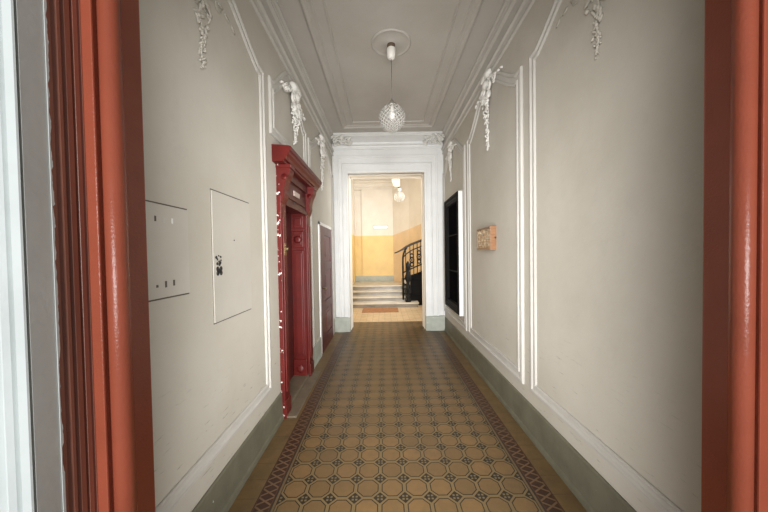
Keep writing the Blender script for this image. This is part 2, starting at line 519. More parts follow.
# baseboards
def baseboard(name, label, xw, sg, y0, y1, mat, h):
    m = MB()
    pts = [(xw, 0), (xw + sg * .028, 0), (xw + sg * .026, .03), (xw + sg * .018, .05), (xw + sg * .014, h - .012), (xw + sg * .006, h), (xw, h)]
    m.poly_prism([(p[0], p[1]) for p in pts], 'y', y0, y1)
    return struct(m, name, mat, label, 'baseboard')
baseboard('baseboard_right', 'grey green painted base band along the right wall', XR, -1, YF, YE - .03, M['green'], .285)
baseboard('baseboard_left', 'grey green painted base band on the left wall before the red portal', XL, 1, YF, 2.855, M['green'], .265)
baseboard('baseboard_left_far', 'pale green base band between the red portal and narrow door', XL, 1, 4.01, 4.65, M['greenlight'], .30)

# cornices of the side walls
def cornice(name, label, xw, sg):
    m = MB()
    pr = [(0, 0.0), (.075, 0), (.075, -.022), (.058, -.034), (.050, -.060), (.044, -.062), (.044, -.080), (.018, -.105), (.012, -.20), (.012, -.215), (.034, -.225), (.036, -.250), (.018, -.268), (.012, -.30), (.012, -.32), (.022, -.326), (.022, -.345), (0, -.352)]
    m.poly_prism([(xw + sg * p, ZC + q) for p, q in pr], 'y', YF, 6.16)
    return struct(m, name, M['mould'], label, 'cornice')
cornice('trim_9', 'plaster cornice running along the top of the left wall', XL, 1)
cornice('trim_10', 'plaster cornice running along the top of the right wall', XR, -1)
# far cornice with cove
m = MB()
pr = [(6.16, ZC), (5.80, ZC), (5.80, -.02 + ZC), (5.83, ZC - .03), (5.85, ZC - .045), (5.90, ZC - .05), (5.98, ZC - .07), (6.04, ZC - .10), (6.055, ZC - .13), (6.03, ZC - .135), (6.03, ZC - .15), (6.07, ZC - .16), (6.085, ZC - .19), (6.10, ZC - .195), (6.10, ZC - .22), (6.16, ZC - .23)]
m.poly_prism(pr, 'x', XL, XR)
struct(m, 'trim_11', M['white'], 'coved white cornice over the tall doorway', 'cornice')

# ceiling frame
m = MB()
fx0, fx1, fy0, fy1 = -.745, .965, 1.05, 5.55
rect = lambda k: [(fx0 + k, fy0 + k), (fx1 - k, fy0 + k), (fx1 - k, fy1 - k), (fx0 + k, fy1 - k)]
pf = [(0, -.004), (0, .020), (.010, .034), (.030, .038), (.045, .026), (.055, .014), (.085, .012), (.090, .020), (.105, .020), (.112, .010), (.205, .008), (.212, .016), (.225, .016), (.235, -.004)]
m.grid([[(rect(k)[i][0], rect(k)[i][1], ZC - h) for k, h in pf] for i in range(4)], closed_u=True)
struct(m, 'trim_12', M['ceil'], 'raised rectangular moulding on the corridor ceiling', 'ceiling moulding')

# far doorway casing
m = MB()
ins = [(OX0, 0), (OX0, OZ), (OX1, OZ), (OX1, 0)]
outs = [(XL, 0), (XL, 3.785), (XR, 3.785), (XR, 0)]
pf = [(0, 6.20), (0, 6.075), (.03, 6.065), (.10, 6.065), (.12, 6.085), (.30, 6.088), (.31, 6.075), (.36, 6.075), (.40, 6.098), (.58, 6.102), (.60, 6.085), (.68, 6.085), (.71, 6.118), (.93, 6.122), (.95, 6.105), (1.0, 6.105), (1.0, 6.20)]
m.grid([[(ins[i][0] + (outs[i][0] - ins[i][0]) * k, yy, ins[i][1] + (outs[i][1] - ins[i][1]) * k) for k, yy in pf] for i in range(4)])
m.box(XL, XR, 6.09, 6.2, 3.775, 3.80)
struct(m, 'trim_13', M['white'], 'stepped white casing around the tall doorway', 'door casing')
m = MB()
m.box(XL, OX0 + .004, 6.045, 6.17, 0, .30, .005); m.box(XL + .06, OX0 - .08, 6.03, 6.1, 0, .29, .004)
struct(m, 'trim_14', M['greenlight'], 'grey green plinth at the left foot of the tall doorway', 'plinth')
m = MB()
m.box(OX1 - .004, XR, 6.045, 6.17, 0, .30, .005); m.box(OX1 + .09, XR - .07, 6.03, 6.1, 0, .29, .004)
struct(m, 'trim_15', M['greenlight'], 'grey green plinth at the right foot of the tall doorway', 'plinth')
# inner lining of the doorway
m = MB()
m.box(OX0, OX0 + .010, 6.22, YH + .02, 0, OZ); m.box(OX1 - .010, OX1, 6.22, YH + .02, 0, OZ); m.box(OX0, OX1, 6.22, YH + .02, OZ - .012, OZ)
m.box(OX0 + .008, OX0 + .020, YH - .05, YH + .02, 0, OZ - .01); m.box(OX1 - .020, OX1 - .008, YH - .05, YH + .02, 0, OZ - .01); m.box(OX0 + .01, OX1 - .01, YH - .05, YH + .02, OZ - .03, OZ - .01)
struct(m, 'trim_16', M['cream'], 'cream lining boards inside the tall doorway', 'door lining')

# ------------------------------------------------------------------ crimson portal on the left wall
p = empty('door_2', (XL, 3.43, 0), 'large crimson portal with heavy cornice and recessed panelled door', 'door', 'structure')
XP = -.988
def pilaster(y0, y1, mat):
    m = MB()
    m.box(XL - .02, XP, y0, y1, 0, 2.190, .006)
    m.box(XP - .004, XP + .012, y0 + .03, y1 - .03, .25, 1.98, .005)
    m.box(XL - .02, XP + .012, y0 - .006, y1 + .006, 0, .17, .006)
    return m.build('pilaster', mat, p)
pilaster(2.86, 3.0, M['redchip']); pilaster(3.82, 3.99, M['red'])
def console(y0, y1):
    m = MB()
    pr = [(XL - .02, 2.470), (-.90, 2.470), (-.895, 2.430), (-.905, 2.390), (-.93, 2.340), (-.945, 2.290), (-.955, 2.240), (-.952, 2.200), (-.962, 2.160), (-.985, 2.110), (-.99, 2.070), (XL - .02, 2.070)]
    m.poly_prism(pr, 'y', y0, y1)
    m.box(XL - .02, -.885, y0 - .01, y1 + .01, 2.445, 2.480, .004)
    m.lathe([(.0, -.004), (.03, -.004), (.03, .004), (0, .004)], (-.95, y0 - .002, 2.360), 14, 'y')
    return m
console(2.865, 2.995).build('bracket', M['redchip'], p); console(3.83, 3.98).build('bracket', M['red'], p)
m = MB()
pr = [(XL - .02, 2.480), (-.925, 2.480), (-.922, 2.498), (-.905, 2.502), (-.895, 2.530), (-.872, 2.550), (-.868, 2.575), (-.852, 2.580), (-.850, 2.615), (-.865, 2.622), (XL - .02, 2.640)]
m.poly_prism(pr, 'y', 2.765, 4.14)
# returns thicker at the ends
m.build('cornice', M['red'], p)
m = MB(); m.box(XL - .02, -1.0, 2.99, 3.83, 2.130, 2.480); m.box(-1.004, -.975, 3.0, 3.82, 2.390, 2.480, .006); m.box(-1.004, -.982, 3.0, 3.82, 2.110, 2.160, .004)
m.box(-1.004, -.985, 3.06, 3.76, 2.200, 2.230, .004)
fz = m.build('frieze', M['redmat'], p)
m = MB(); m.box(-.999, -.988, 3.30, 3.52, 2.265, 2.320, .002); m.build('name_plate', M['plate'], fz)['label'] = 'pale worn name plate'
m = MB(); m.lathe([(0, 0), (.016, 0), (.014, .010), (.006, .014), (0, .014)], (-.986, 3.26, 2.175), 12, 'x'); m.build('small_stud', M['dark'], fz)
# recess reveal and leaf
XD = -1.17
m = MB()
m.box(-1.36, XL + .02, 3.795, 3.82, 0, PZ); m.box(-1.36, XL + .02, 3.0, 3.012, 0, PZ); m.box(-1.36, -.995, 3.0, 3.82, PZ - .002, PZ + .05)
m.build('recess_lining', M['redmat'], p)
m = MB()     # panelled reveal facing the entrance
x0, x1 = XD - .01, XP - .02
ya = 3.795
m.box(x0, x1, ya - .012, ya, 0, PZ)
def fielded(z0, z1):
    m.box(x0 + .028, x1 - .022, ya - .024, ya - .01, z0, z1, .006)
    m.box(x0 + .048, x1 - .042, ya - .034, ya - .02, z0 + .03, z1 - .03, .006)
fielded(.30, 1.66); fielded(1.70, 1.90); fielded(1.95, 2.100)
m.box(x0, x1, ya - .04, ya, 0, .26, .006); m.box(x0, x1, ya - .036, ya, 1.665, 1.69, .004); m.box(x0, x1, ya - .036, ya, 1.905, 1.935, .004)
m.lathe([(.045, -.030), (.05, -.036), (.035, -.046), (.015, -.05), (0, -.05)], ((x0 + x1) / 2, ya, 1.80), 16, 'y')
m.lathe([(.045, -.012), (.05, -.044), (.04, -.05), (0, -.05)], ((x0 + x1) / 2, ya, .14), 16, 'y')
m.build('reveal_panel', M['red'], p)
leaf = MB()
leaf.box(XD - .05, XD - .012, 3.012, 3.795, 0.05, PZ)
for z0, z1 in ((.25, .95), (1.08, 1.95)):
    for yc in (3.07, 3.44):
        leaf.box(XD - .02, XD - .004, yc, yc + .30, z0, z1, .006)
lf = leaf.build('door_leaf', M['redmat'], p)
m = MB(); m.lathe([(.0, 0), (.020, 0), (.022, .004), (.010, .008), (.010, .014), (.018, .018), (.018, .026), (.012, .031), (0, .032)], (XP + .008, 2.93, 1.665), 16, 'x')
m.box(XP + .006, XP + .014, 2.905, 2.955, 1.60, 1.72, .003)
m.build('door_bell_knob', M['brass'], p)['label'] = 'worn brass bell knob on the near pilaster'
m = MB(); m.box(-1.36, -1.0, 2.99, 3.83, 0, .055, .006)
m.box(-1.0, -.885, 2.865, 3.99, 0, .02, .004)
m.build('threshold', M['thresh'], p)['label'] = 'worn stone threshold'

# ------------------------------------------------------------------ narrow red door
q = empty('door_3', (XL, 5.33, 0), 'narrow dark red panelled door in white frame beside the doorway casing', 'door', 'structure')
m = MB()
for a, bb, c, dd in ((4.655, 4.735, 0, 2.13), (5.76, 5.82, 0, 2.13), (4.655, 5.82, 2.08, 2.13)):
    m.box(XL - .01, XL + .014, a, bb, c, dd, .003)
m.build('door_frame', M['white'], q)
m = MB()
m.box(XL - .01, XL + .004, 4.735, 5.76, 0.0, 2.08)
# stiles and rails
for a, bb, c, dd in ((4.735, 5.02, 0, 2.08), (5.60, 5.76, 0, 2.08), (5.02, 5.60, 1.93, 2.08), (5.02, 5.60, 1.34, 1.47), (5.02, 5.60, .68, .81), (5.02, 5.60, 0, .22)):
    m.box(XL - .005, XL + .018, a, bb, c, dd, .005)
dl = m.build('door_leaf', M['redmat'], q)
for c, dd in ((.25, .65), (.84, 1.31), (1.50, 1.90)):
    m = MB(); m.box(XL, XL + .010, 5.05, 5.57, c, dd, .004); m.box(XL, XL + .016, 5.11, 5.51, c + .06, dd - .06, .005)
    m.build('door_panel', M['red'], dl)
m = MB(); m.lathe([(0, .0), (.012, .0), (.010, .03), (.02, .04), (.018, .055), (0, .058)], (XL + .018, 4.84, 1.05), 12, 'x'); m.build('door_knob', M['brass'], dl)

# ------------------------------------------------------------------ flaps on the left wall
def flap(name, label, y0, y1, z0, z1, grp=None):
    t = empty(name, (XL, (y0 + y1) / 2, z0), label, 'wall flap')
    m = MB(); m.box(XL - .004, XL + .009, y0, y1, z0, z1, .002); fd = m.build('flap_door', M['panelflap'], t)
    m = MB(); g = .0035
    m.box(XL - .004, XL + .0025, y0 - g, y1 + g, z1, z1 + g * 2.2); m.box(XL - .004, XL + .0025, y0 - g, y1 + g, z0 - g * 2.2, z0)
    m.box(XL - .004, XL + .0015, y0 - g * .6, y0, z0, z1); m.box(XL - .004, XL + .0015, y1, y1 + g * .6, z0, z1)
    m.build('frame_gap', M['seam'], t)
    return fd
f1 = flap('access_flap', 'flush painted flap with three vent slots, cut off by the red door frame', 1.10, 1.546, 1.413, 1.843)
for yy, zz, hh in ((1.324, 1.470, .012), (1.377, 1.474, .030), (1.43, 1.476, .028)):
    m = MB(); m.box(XL + .005, XL + .0105, yy - .006, yy + .006, zz - hh / 2, zz + hh / 2, .001); m.build('vent_slot', M['seam'], f1)
for yy, mt in ((1.324, 'seam'), (1.377, 'mould'), (1.43, 'white')):
    m = MB(); m.box(XL + .005, XL + .0105, yy - .005, yy + .005, 1.762, 1.787, .001); m.build('filled_slot', M[mt], f1)
f2 = flap('access_flap', 'tall flush painted flap with two black lock marks near its left edge', 1.768, 2.262, 1.198, 1.998)
m = MB(); random.seed(2)
def disc(y, z, r): m.lathe([(0, .002), (r, .002), (r, .0055), (0, .0055)], (XL + .006, y, z), 12, 'x')
cy, cz = 1.826, 1.510
for a, bb, r in ((-.012, .012, .012), (.012, .012, .012), (-.012, -.012, .012), (.012, -.012, .012), (0, 0, .010)): disc(cy + a * 1.5, cz + bb * 1.1, r * 1.25)
for a, bb, r in ((-.018, .010, .008), (-.010, .0, .006), (0, .018, .004), (.014, .012, .006), (.016, -.006, .005), (-.012, -.022, .008), (.004, -.026, .009), (.012, -.018, .007), (.002, -.012, .007)): disc(cy - .004 + a * 1.5, cz + .072 + bb * 1.2, r * 1.2)
m.build('lock_mark', M['dark'], f2)
m = MB(); disc(2.016, 1.708, .005); m.build('screw', M['dark'], f2)

# ------------------------------------------------------------------ black case on the right wall
k = empty('notice_case', (XR, 5.15, .61), 'tall black framed glazed case with a white side, on the right wall', 'notice case')
XK = 1.172
CY0, CY1, CZ0, CZ1 = 4.66, 5.68, .61, 2.57
m = MB(); m.box(XK + .012, XR + .003, CY0, CY0 + .022, CZ0 - .02, CZ1 + .004, .002); m.box(XK + .012, XR + .003, CY1 - .02, CY1, CZ0, CZ1)
m.box(XK + .012, XR + .003, CY0 + .022, CY1 - .02, CZ1 - .02, CZ1); m.box(XK + .012, XR + .003, CY0 + .022, CY1 - .02, CZ0, CZ0 + .02)
m.build('case_side', M['white'], k)['label'] = 'white painted case side'
m = MB()
prf = [(0, .012), (0, -.003), (.035, -.008), (.045, .004), (.085, .004), (.095, .014), (.125, .016), (.135, .055), (.135, .06)]
rc = lambda t: [(CY0 + t, CZ0 + t), (CY1 - t, CZ0 + t), (CY1 - t, CZ1 - t), (CY0 + t, CZ1 - t)]
m.grid([[(XK + h, rc(t)[i][0], rc(t)[i][1]) for t, h in prf] for i in range(4)], closed_u=True)
cf = m.build('case_frame', M['black'], k)
m = MB(); m.box(XK + .055, XR, CY0 + .13, CY1 - .13, CZ0 + .13, CZ1 - .13); pn = m.build('glass_pane', M['blackglass'], k)
for zz in (1.27, 1.9):
    m = MB(); m.box(XK + .045, XK + .056, CY0 + .134, CY1 - .134, zz, zz + .018); m.build('glazing_bar', M['black'], cf)

# ------------------------------------------------------------------ wooden box on the right wall
w = empty('wall_box', (XR, 3.52, 1.63), 'small wooden wall box with studded amber glass front', 'wall box')
m = MB(); m.box(1.183, XR + .003, 3.275, 3.30, 1.625, 1.893, .003); eb = m.build('end_board', M['oak'], w)
m = MB(); m.box(1.186, XR + .003, 3.745, 3.77, 1.635, 1.885, .003); m.build('end_board', M['oak'], w)
m = MB(); m.box(1.182, XR + .003, 3.30, 3.745, 1.867, 1.889, .003); m.build('top_board', M['oakdark'], w)
m = MB(); m.box(1.182, XR + .003, 3.30, 3.745, 1.63, 1.652, .003); m.build('bottom_board', M['oak'], w)
m = MB(); m.box(1.19, XR + .003, 3.30, 3.745, 1.652, 1.867)
for i in range(6):
    for j in range(4):
        m.blob(Matrix.Translation((1.191, 3.345 + i * .071, 1.683 + j * .051)) @ Matrix.Diagonal((.007, .026, .019, 1)), 2)
m.build('glass_front', M['studglass'], w)
m = MB(); m.lathe([(0, 0), (.011, 0), (.010, -.008), (.006, -.012), (0, -.012)], (1.238, 3.275, 1.762), 12, 'y'); m.build('knob', M['dark'], eb)

# ------------------------------------------------------------------ plaster garlands
def frame_at(xw, sg, y, z):
    # local: (s along y, n out of wall, up)
    return Matrix(((0, sg, 0, xw), (1, 0, 0, y), (0, 0, 1, z), (0, 0, 0, 1)))
def leafM(F, s, n, u, ln, wd, th, ang, tilt=0):
    return F @ Matrix.Translation((s, n, u)) @ Matrix.Rotation(ang, 4, 'Y') @ Matrix.Rotation(tilt, 4, 'X') @ Matrix.Diagonal((wd, th, ln, 1))
def curl(F, mb, s, u, r, sgn, n0=.02, rad=.012, turns=1.4, steps=22, start=0):
    pts, rr = [], []
    for i in range(steps):
        t = i / (steps - 1)
        a = start + sgn * t * turns * 2 * PI
        q = r * (1 - .8 * t)
        pts.append(F @ Vector((s + q * math.cos(a), n0 + .012 * t, u + q * math.sin(a))))
        rr.append(rad * (1 - .5 * t))
    mb.tube(pts, rr, 6)
def clamp(mb, xw, sg):
    for v in mb.bm.verts:
        if (v.co.x - xw) * sg < .001: v.co.x = xw + sg * .001
def garland(name, label, xw, sg, y, ztop, crest_h, crest_w, drop, width, depth, seed, wings=True, n_leaf=60, mat='stucco'):
    random.seed(seed)
    F = frame_at(xw, sg, y, ztop)
    root = empty(name, (xw, y, ztop - crest_h - drop), label, 'plaster ornament', None, 'plaster garlands on the corridor walls')
    m = MB()
    # crest: shell of ribs over scrolls
    for i in range(9):
        a = -.8 + i * 1.6 / 8
        L = crest_h * (.20 - .04 * abs(a))
        m.blob(leafM(F, math.sin(a) * crest_w * .36, depth * .55, -crest_h * .40 + math.cos(a) * crest_h * .26, L, crest_w * .085, depth * .5, a, .35), 2)
    m.blob(leafM(F, 0, depth * .55, -crest_h * .46, crest_h * .16, crest_w * .20, depth * .6, 0), 2)
    for s in (-1, 1):
        curl(F, m, s * crest_w * .30, -crest_h * .58, crest_w * .20, s, depth * .5, depth * .28, start=PI / 2)
        m.blob(leafM(F, s * crest_w * .22, depth * .5, -crest_h * .85, crest_h * .2, crest_w * .10, depth * .42, s * -.4, .2), 2)
        curl(F, m, s * crest_w * .16, -crest_h * .92, crest_w * .12, -s, depth * .5, depth * .24, start=-PI / 2)
    clamp(m, xw, sg); m.build('shell_crest', M[mat], root)
    for s in ((-1, 1) if wings else ()):
        m = MB()
        pts, rr = [], []
        for i in range(16):
            t = i / 15
            pts.append(F @ Vector((s * (crest_w * .30 + t * width * 1.7), depth * .3, -crest_h * .35 - t * crest_h * .33 + .035 * math.sin(t * 2.2 * PI))))
            rr.append(depth * (.22 - .12 * t))
        m.tube(pts, rr, 6)
        curl(F, m, s * (crest_w * .5 + width * .6), -crest_h * .55, .05, -s, depth * .3, depth * .2)
        for i in range(4):
            m.blob(leafM(F, s * (crest_w * .5 + .08 * i), depth * .3, -crest_h * (.45 + .05 * i), .035, .016, depth * .3, s * (1.2 + .3 * i)), 1)
        clamp(m, xw, sg); m.build('side_scroll', M[mat], root)
    m = MB()
    for i in range(n_leaf):
        t = (i + random.random()) / n_leaf
        ww = width * (1 - t) ** .8 * (.75 + .35 * math.sin(t * 9)) + .012
        s = random.uniform(-1, 1) * ww
        u = -crest_h * .85 - t * drop
        big = (1 - .6 * t)
        nn = depth * random.uniform(.25, .8) * (1 - .4 * t)
        if random.random() < .45:
            r = random.uniform(.012, .020) * big
            m.blob(leafM(F, s, nn, u, r, r, r, 0), 1)
        else:
            m.blob(leafM(F, s, nn, u, random.uniform(.026, .045) * big, random.uniform(.011, .017) * big, .010, random.uniform(-1.1, 1.1), random.uniform(-.5, .5)), 1)
    pts = [F @ Vector((.012 * math.sin(i * 1.3), depth * .25, -crest_h * .8 - drop * i / 11)) for i in range(12)]
    m.tube(pts, .008, 6)
    clamp(m, xw, sg); m.build('leaf_drop', M[mat], root)
    return root
garland('plaster_garland', 'heavy white plaster garland above the large red portal', XL, 1, 3.43, 3.56, .34, .34, .40, .16, .085, 3, True, 95)
garland('plaster_garland', 'white plaster garland on the left wall above the narrow red door', XL, 1, 4.92, 3.58, .34, .30, .62, .08, .07, 4, True, 70)
garland('plaster_garland', 'slender plaster garland high above the small wooden box', XR, -1, 3.46, 3.69, .34, .34, .62, .075, .07, 6, True, 90)
garland('plaster_garland', 'small plaster garland above the black case on the right wall', XR, -1, 5.36, 3.60, .30, .28, .45, .07, .06, 7, True, 60)
garland('plaster_garland', 'faint thickly painted garland at the top of the left wall above the flaps', XL, 1, 1.72, 3.38, .34, .26, .42, .075, .014, 8, True, 50, 'wall')
garland('plaster_garland', 'faint thickly painted garland at the top of the right wall near the entrance', XR, -1, 1.72, 3.40, .34, .28, .40, .075, .014, 9, True, 50, 'wall')
# corner leaves of the far cornice
for sx, xw, side in ((1, XL, 'left'), (-1, XR, 'right')):
    random.seed(11)
    m = MB()
    for i in range(34):
        t = random.random(); v = random.random()
        c = Vector((xw + sx * (.05 + .34 * t), 5.80 + .20 * v, ZC - .035 - .10 * v - .02 * random.random()))
        m.blob(Matrix.Translation(c) @ Euler((random.uniform(.3, 1.2), random.uniform(-.6, .6), sx * random.uniform(-1.2, .2))).to_matrix().to_4x4() @ Matrix.Diagonal((.030, .075, .020, 1)), 2)
    for i in range(4):
        curl(Matrix(((sx, 0, 0, xw), (0, -.5, 0, 5.90), (0, 0, 1, ZC - .1), (0, 0, 0, 1))), m, .10 + .08 * i, .0, .045, 1 if i % 2 else -1, .05, .014)
    for v in m.bm.verts: v.co.z = min(v.co.z, ZC - .002)
    tag(m.build('corner_leaf', M['stucco']), 'plaster acanthus leaf in the ceiling corner %s of the hanging lamp' % side, 'plaster ornament', None, 'corner leaves of the cornice')

# ------------------------------------------------------------------ lamps
def globe_profile(r, r_in=None):
    out = []
    for i in range(25):
        a = -PI / 2 + (PI * .92) * i / 24
        out.append((max(.0005, r * math.cos(a)), r * math.sin(a)))
    return out
def pendant(name, label, x, y, zceil, zglobe, r):
    t = empty(name, (x, y, zglobe), label, 'lamp', None, 'hanging globe lamps')
    m = MB()
    # slightly egg shaped glass
    pr = []
    for i in range(33):
        a = -PI / 2 + PI * .875 * i / 32
        rr = r * math.cos(a); h = r * math.sin(a)
        h = h * (1.04 if h > 0 else 1.0)
        pr.append((max(.0005, rr), h))
    pr2 = [(max(.0004, a * .965), bq * .965) for a, bq in reversed(pr)]
    m.lathe(pr + pr2, (x, y, zglobe), 48)
    g = m.build('glass_globe', M['crystal'], t)
    top = zglobe + r * 1.04 * math.sin(PI * .375)
    m = MB(); m.lathe([(.0, -.01), (.058, -.012), (.062, .0), (.055, .012), (.03, .03), (.018, .05), (.012, .06), (0, .06)], (x, y, top), 24); m.build('gallery', M['nickel'], t)
    m = MB(); m.lathe([(.016, 0), (.02, -.02), (.02, -.06), (.0, -.06)], (x, y, top), 16); bh = m.build('bulb_holder', M['opal'], t)
    m = MB(); m.lathe([(.013, -.055), (.016, -.07), (.032, -.11), (.030, -.135), (.015, -.155), (0, -.158)], (x, y, top), 16); m.build('bulb', M['bulb'], bh)
    m = MB(); m.tube([(x, y, top + .05), (x, y, zceil - .09)], .004, 8); m.build('cord', M['cord'], t)
    m = MB(); m.lathe([(0, -.165), (.022, -.163), (.044, -.145), (.052, -.10), (.052, -.05), (.049, -.045), (0, -.045)], (x, y, zceil), 24); cn = m.build('canopy', M['opal'], t)
    m = MB(); m.lathe([(0, -.05), (.040, -.048), (.046, -.012), (.046, .002), (0, .002)], (x, y, zceil), 20); m.build('ceiling_plate', M['brown'], cn)
    return t
LX, LY = .118, 3.38
pendant('pendant_lamp', 'cut glass globe lamp hanging on a long cord in the corridor', LX, LY, ZC - .012, 3.135, .152)
m = MB(); m.lathe([(.225, .004), (.225, -.004), (.218, -.012), (.206, -.013), (.196, -.007), (.185, -.006), (.08, -.006), (.07, -.014), (0, -.016)], (LX, LY, ZC), 48)
tag(m.build('ceiling_rosette', M['ceil']), 'round plaster rosette around the corridor lamp canopy', 'ceiling rosette')

# ------------------------------------------------------------------ stair hall
m = MB(); m.box(HX0 - .25, HX0, YH, HY1 + .3, 0, HZ + .2)
struct(m, 'wall_hall_left', M['dado'], 'left wall of the stair hall', 'wall')
m = MB(); m.box(HX0 - .2, .36, HY1, HY1 + .25, 0, HZ + .2); m.box(HX0 + .28, .36, HY1 - .05, HY1, 0, HZ + .2)
struct(m, 'wall_hall_back', M['dado'], 'back wall of the stair hall, yellow below and cream above', 'wall')
m = MB(); m.poly_prism([(.36, HY1 - .05), (.92, 10.63), (1.62, 9.30), (2.4, 9.0), (2.5, 11.7), (.36, 11.7)], 'z', 0, HZ + .2)
struct(m, 'wall_hall_stair', M['dado2'], 'slanting peach wall behind the stair railing', 'wall')
# right wall with window opening
WY0, WY1, WZ0, WZ1 = 6.95, 8.75, 1.75, 4.15
m = MB()
m.box(HX1, HX1 + .3, YH, WY0, 0, HZ + .2); m.box(HX1, HX1 + .3, WY1, 9.3, 0, HZ + .2); m.box(HX1, HX1 + .3, WY0, WY1, 0, WZ0); m.box(HX1, HX1 + .3, WY0, WY1, WZ1, HZ + .2)
struct(m, 'wall_hall_right', M['cream'], 'right wall of the stair hall with the daylight window', 'wall')
wd = empty('window_1', (HX1 + .2, (WY0 + WY1) / 2, WZ0), 'tall stair hall window letting in daylight', 'window', 'structure')
m = MB()
for a, bb, c, dd in ((WY0, WY0 + .07, WZ0, WZ1), (WY1 - .07, WY1, WZ0, WZ1), (WY0, WY1, WZ0, WZ0 + .07), (WY0, WY1, WZ1 - .07, WZ1), ((WY0 + WY1) / 2 - .03, (WY0 + WY1) / 2 + .03, WZ0, WZ1)):
    m.box(HX1 + .2, HX1 + .26, a, bb, c, dd)
m.build('window_frame', M['white'], wd)
# hall cornice band on the back wall
m = MB()
pr = [(HY1, HZ), (HY1 - .20, HZ), (HY1 - .20, HZ - .05), (HY1 - .12, HZ - .09), (HY1 - .10, HZ - .2), (HY1 - .06, HZ - .22), (HY1 - .06, HZ - .30), (HY1, HZ - .32)]
m.poly_prism(pr, 'x', HX0, .5)
struct(m, 'trim_17', M['cream'], 'cream cornice at the top of the hall back wall', 'cornice')
# hanging bracket above the hall lamp
m = MB()
m.poly_prism([(.27, HZ), (.27, 3.85), (.31, 3.68), (.36, 3.63), (.48, 3.63), (.52, 3.68), (.52, HZ)], 'y', 8.95, 9.25)
struct(m, 'trim_18', M['cream'], 'cream plaster console hanging from the hall ceiling', 'console')
HLX, HLY = .535, 9.06
pendant('pendant_lamp', 'cut glass globe lamp hanging in the stair hall beyond the doorway', .50, 9.06, 3.638, 3.34, .165)

# steps
st = empty('staircase', (-.1, 8.74, 0), 'pale stone steps rising to the landing before the yellow wall', 'steps', 'structure')
rz, tr = .14, .33
for i in range(3):
    y0 = 8.74 + i * tr
    xr = 1.0 if i == 0 else .60 + .02 * (2 - i)
    m = MB()
    z1 = (i + 1) * rz
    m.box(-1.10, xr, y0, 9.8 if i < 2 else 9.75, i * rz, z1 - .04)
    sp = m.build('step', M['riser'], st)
    m = MB(); m.box(-1.10, xr + .02, y0 - .03, y0 + tr + .02, z1 - .04, z1, .008)
    m.build('tread', M['stone'], sp)
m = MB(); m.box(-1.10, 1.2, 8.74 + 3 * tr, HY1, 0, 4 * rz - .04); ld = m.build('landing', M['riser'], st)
m = MB(); m.box(-1.10, .62, 8.74 + 3 * tr - .03, HY1, 4 * rz - .04, 4 * rz, .008); m.build('landing_slab', M['stone'], ld)
# side flight going up to the right behind the railing
for i in range(5):
    m = MB(); x0 = .62 + i * .29
    m.box(x0, x0 + .31, 9.78, 10.6 - i * .15, 4 * rz + i * .16, 4 * rz + (i + 1) * .16, .006); m.build('step', M['stone'], st)
m = MB(); m.box(HX0, .37, HY1 - .075, HY1 - .04, 4 * rz, 4 * rz + .20, .006); m.box(HX0, HX0 + .28, HY1 - .03, HY1, 4 * rz, 4 * rz + .20)
struct(m, 'baseboard_hall_back', M['greenlight'], 'grey green base band on the landing back wall', 'baseboard')
# doormat
m = MB(); m.box(-.63, .38, 8.02, 8.62, 0, .018, .006)
tag(m.build('doormat', M['mat']), 'flat rust brown mat on the hall floor before the first step', 'doormat')
# enamel sign
sg_ = empty('wall_sign', (-.12, HY1 - .05, 2.62), 'small white enamel sign on the hall wall above the yellow dado', 'sign')
m = MB(); m.box(-.40, .17, HY1 - .062, HY1 - .048, 2.55, 2.69, .004); m.build('sign_rim', M['slate'], sg_)
m = MB(); m.box(-.387, .157, HY1 - .066, HY1 - .058, 2.563, 2.677, .003); m.build('sign_face', M['enamel'], sg_)

# railing
r = empty('stair_railing', (.75, 8.87, 0.14), 'black wrought iron stair railing with ornate newel post', 'railing')
YR = 8.95
m = MB()
nx, ny = .715, 8.87
m.lathe([(0, .14), (.085, .14), (.085, .17), (.06, .20), (.05, .23), (.07, .27), (.075, .30), (.05, .34), (.04, .38), (.045, .45), (.06, .52), (.065, .58), (.045, .66), (.05, .72), (.075, .80), (.085, .88), (.07, .98), (.05, 1.06), (.045, 1.12), (.07, 1.17), (.075, 1.23), (.05, 1.30), (.02, 1.36), (0, 1.38)], (nx, ny, 0), 14)
for kx in range(4):
    a = kx * PI / 2 + .4
    for zz in (.36, .78):
        m.tube([(nx + .05 * math.cos(a), ny + .05 * math.sin(a), zz), (nx + .10 * math.cos(a), ny + .10 * math.sin(a), zz + .06), (nx + .09 * math.cos(a), ny + .09 * math.sin(a), zz + .14), (nx + .05 * math.cos(a), ny + .05 * math.sin(a), zz + .2)], .016, 6)
m.build('newel_post', M['iron'], r)
m = MB()
hp = [(.32, YR, 1.615), (.40, YR, 1.645), (.50, YR, 1.69), (.58, YR, 1.735), (.68, YR, 1.80), (.80, YR, 1.862), (.95, YR, 1.92), (1.1, YR, 1.975), (1.3, YR, 2.05), (1.6, YR, 2.17)]
m.tube(hp, [.018, .02, .024, .03, .036, .036, .036, .036, .036, .036], 8); m.build('handrail', M['handrail'], r)
def lin(pts, x):
    for a, c in zip(pts, pts[1:]):
        if a[0] <= x <= c[0]: return a[2] + (c[2] - a[2]) * (x - a[0]) / (c[0] - a[0])
    return pts[-1][2]
m = MB()   # curved front stanchion under the handrail
m.tube([(.57, YR, .20), (.57, YR, .7), (.57, YR, 1.3), (.575, YR, 1.48), (.60, YR, 1.60), (.64, YR, 1.70), (.70, YR, 1.78)], .028, 8); m.build('front_stanchion', M['iron'], r)
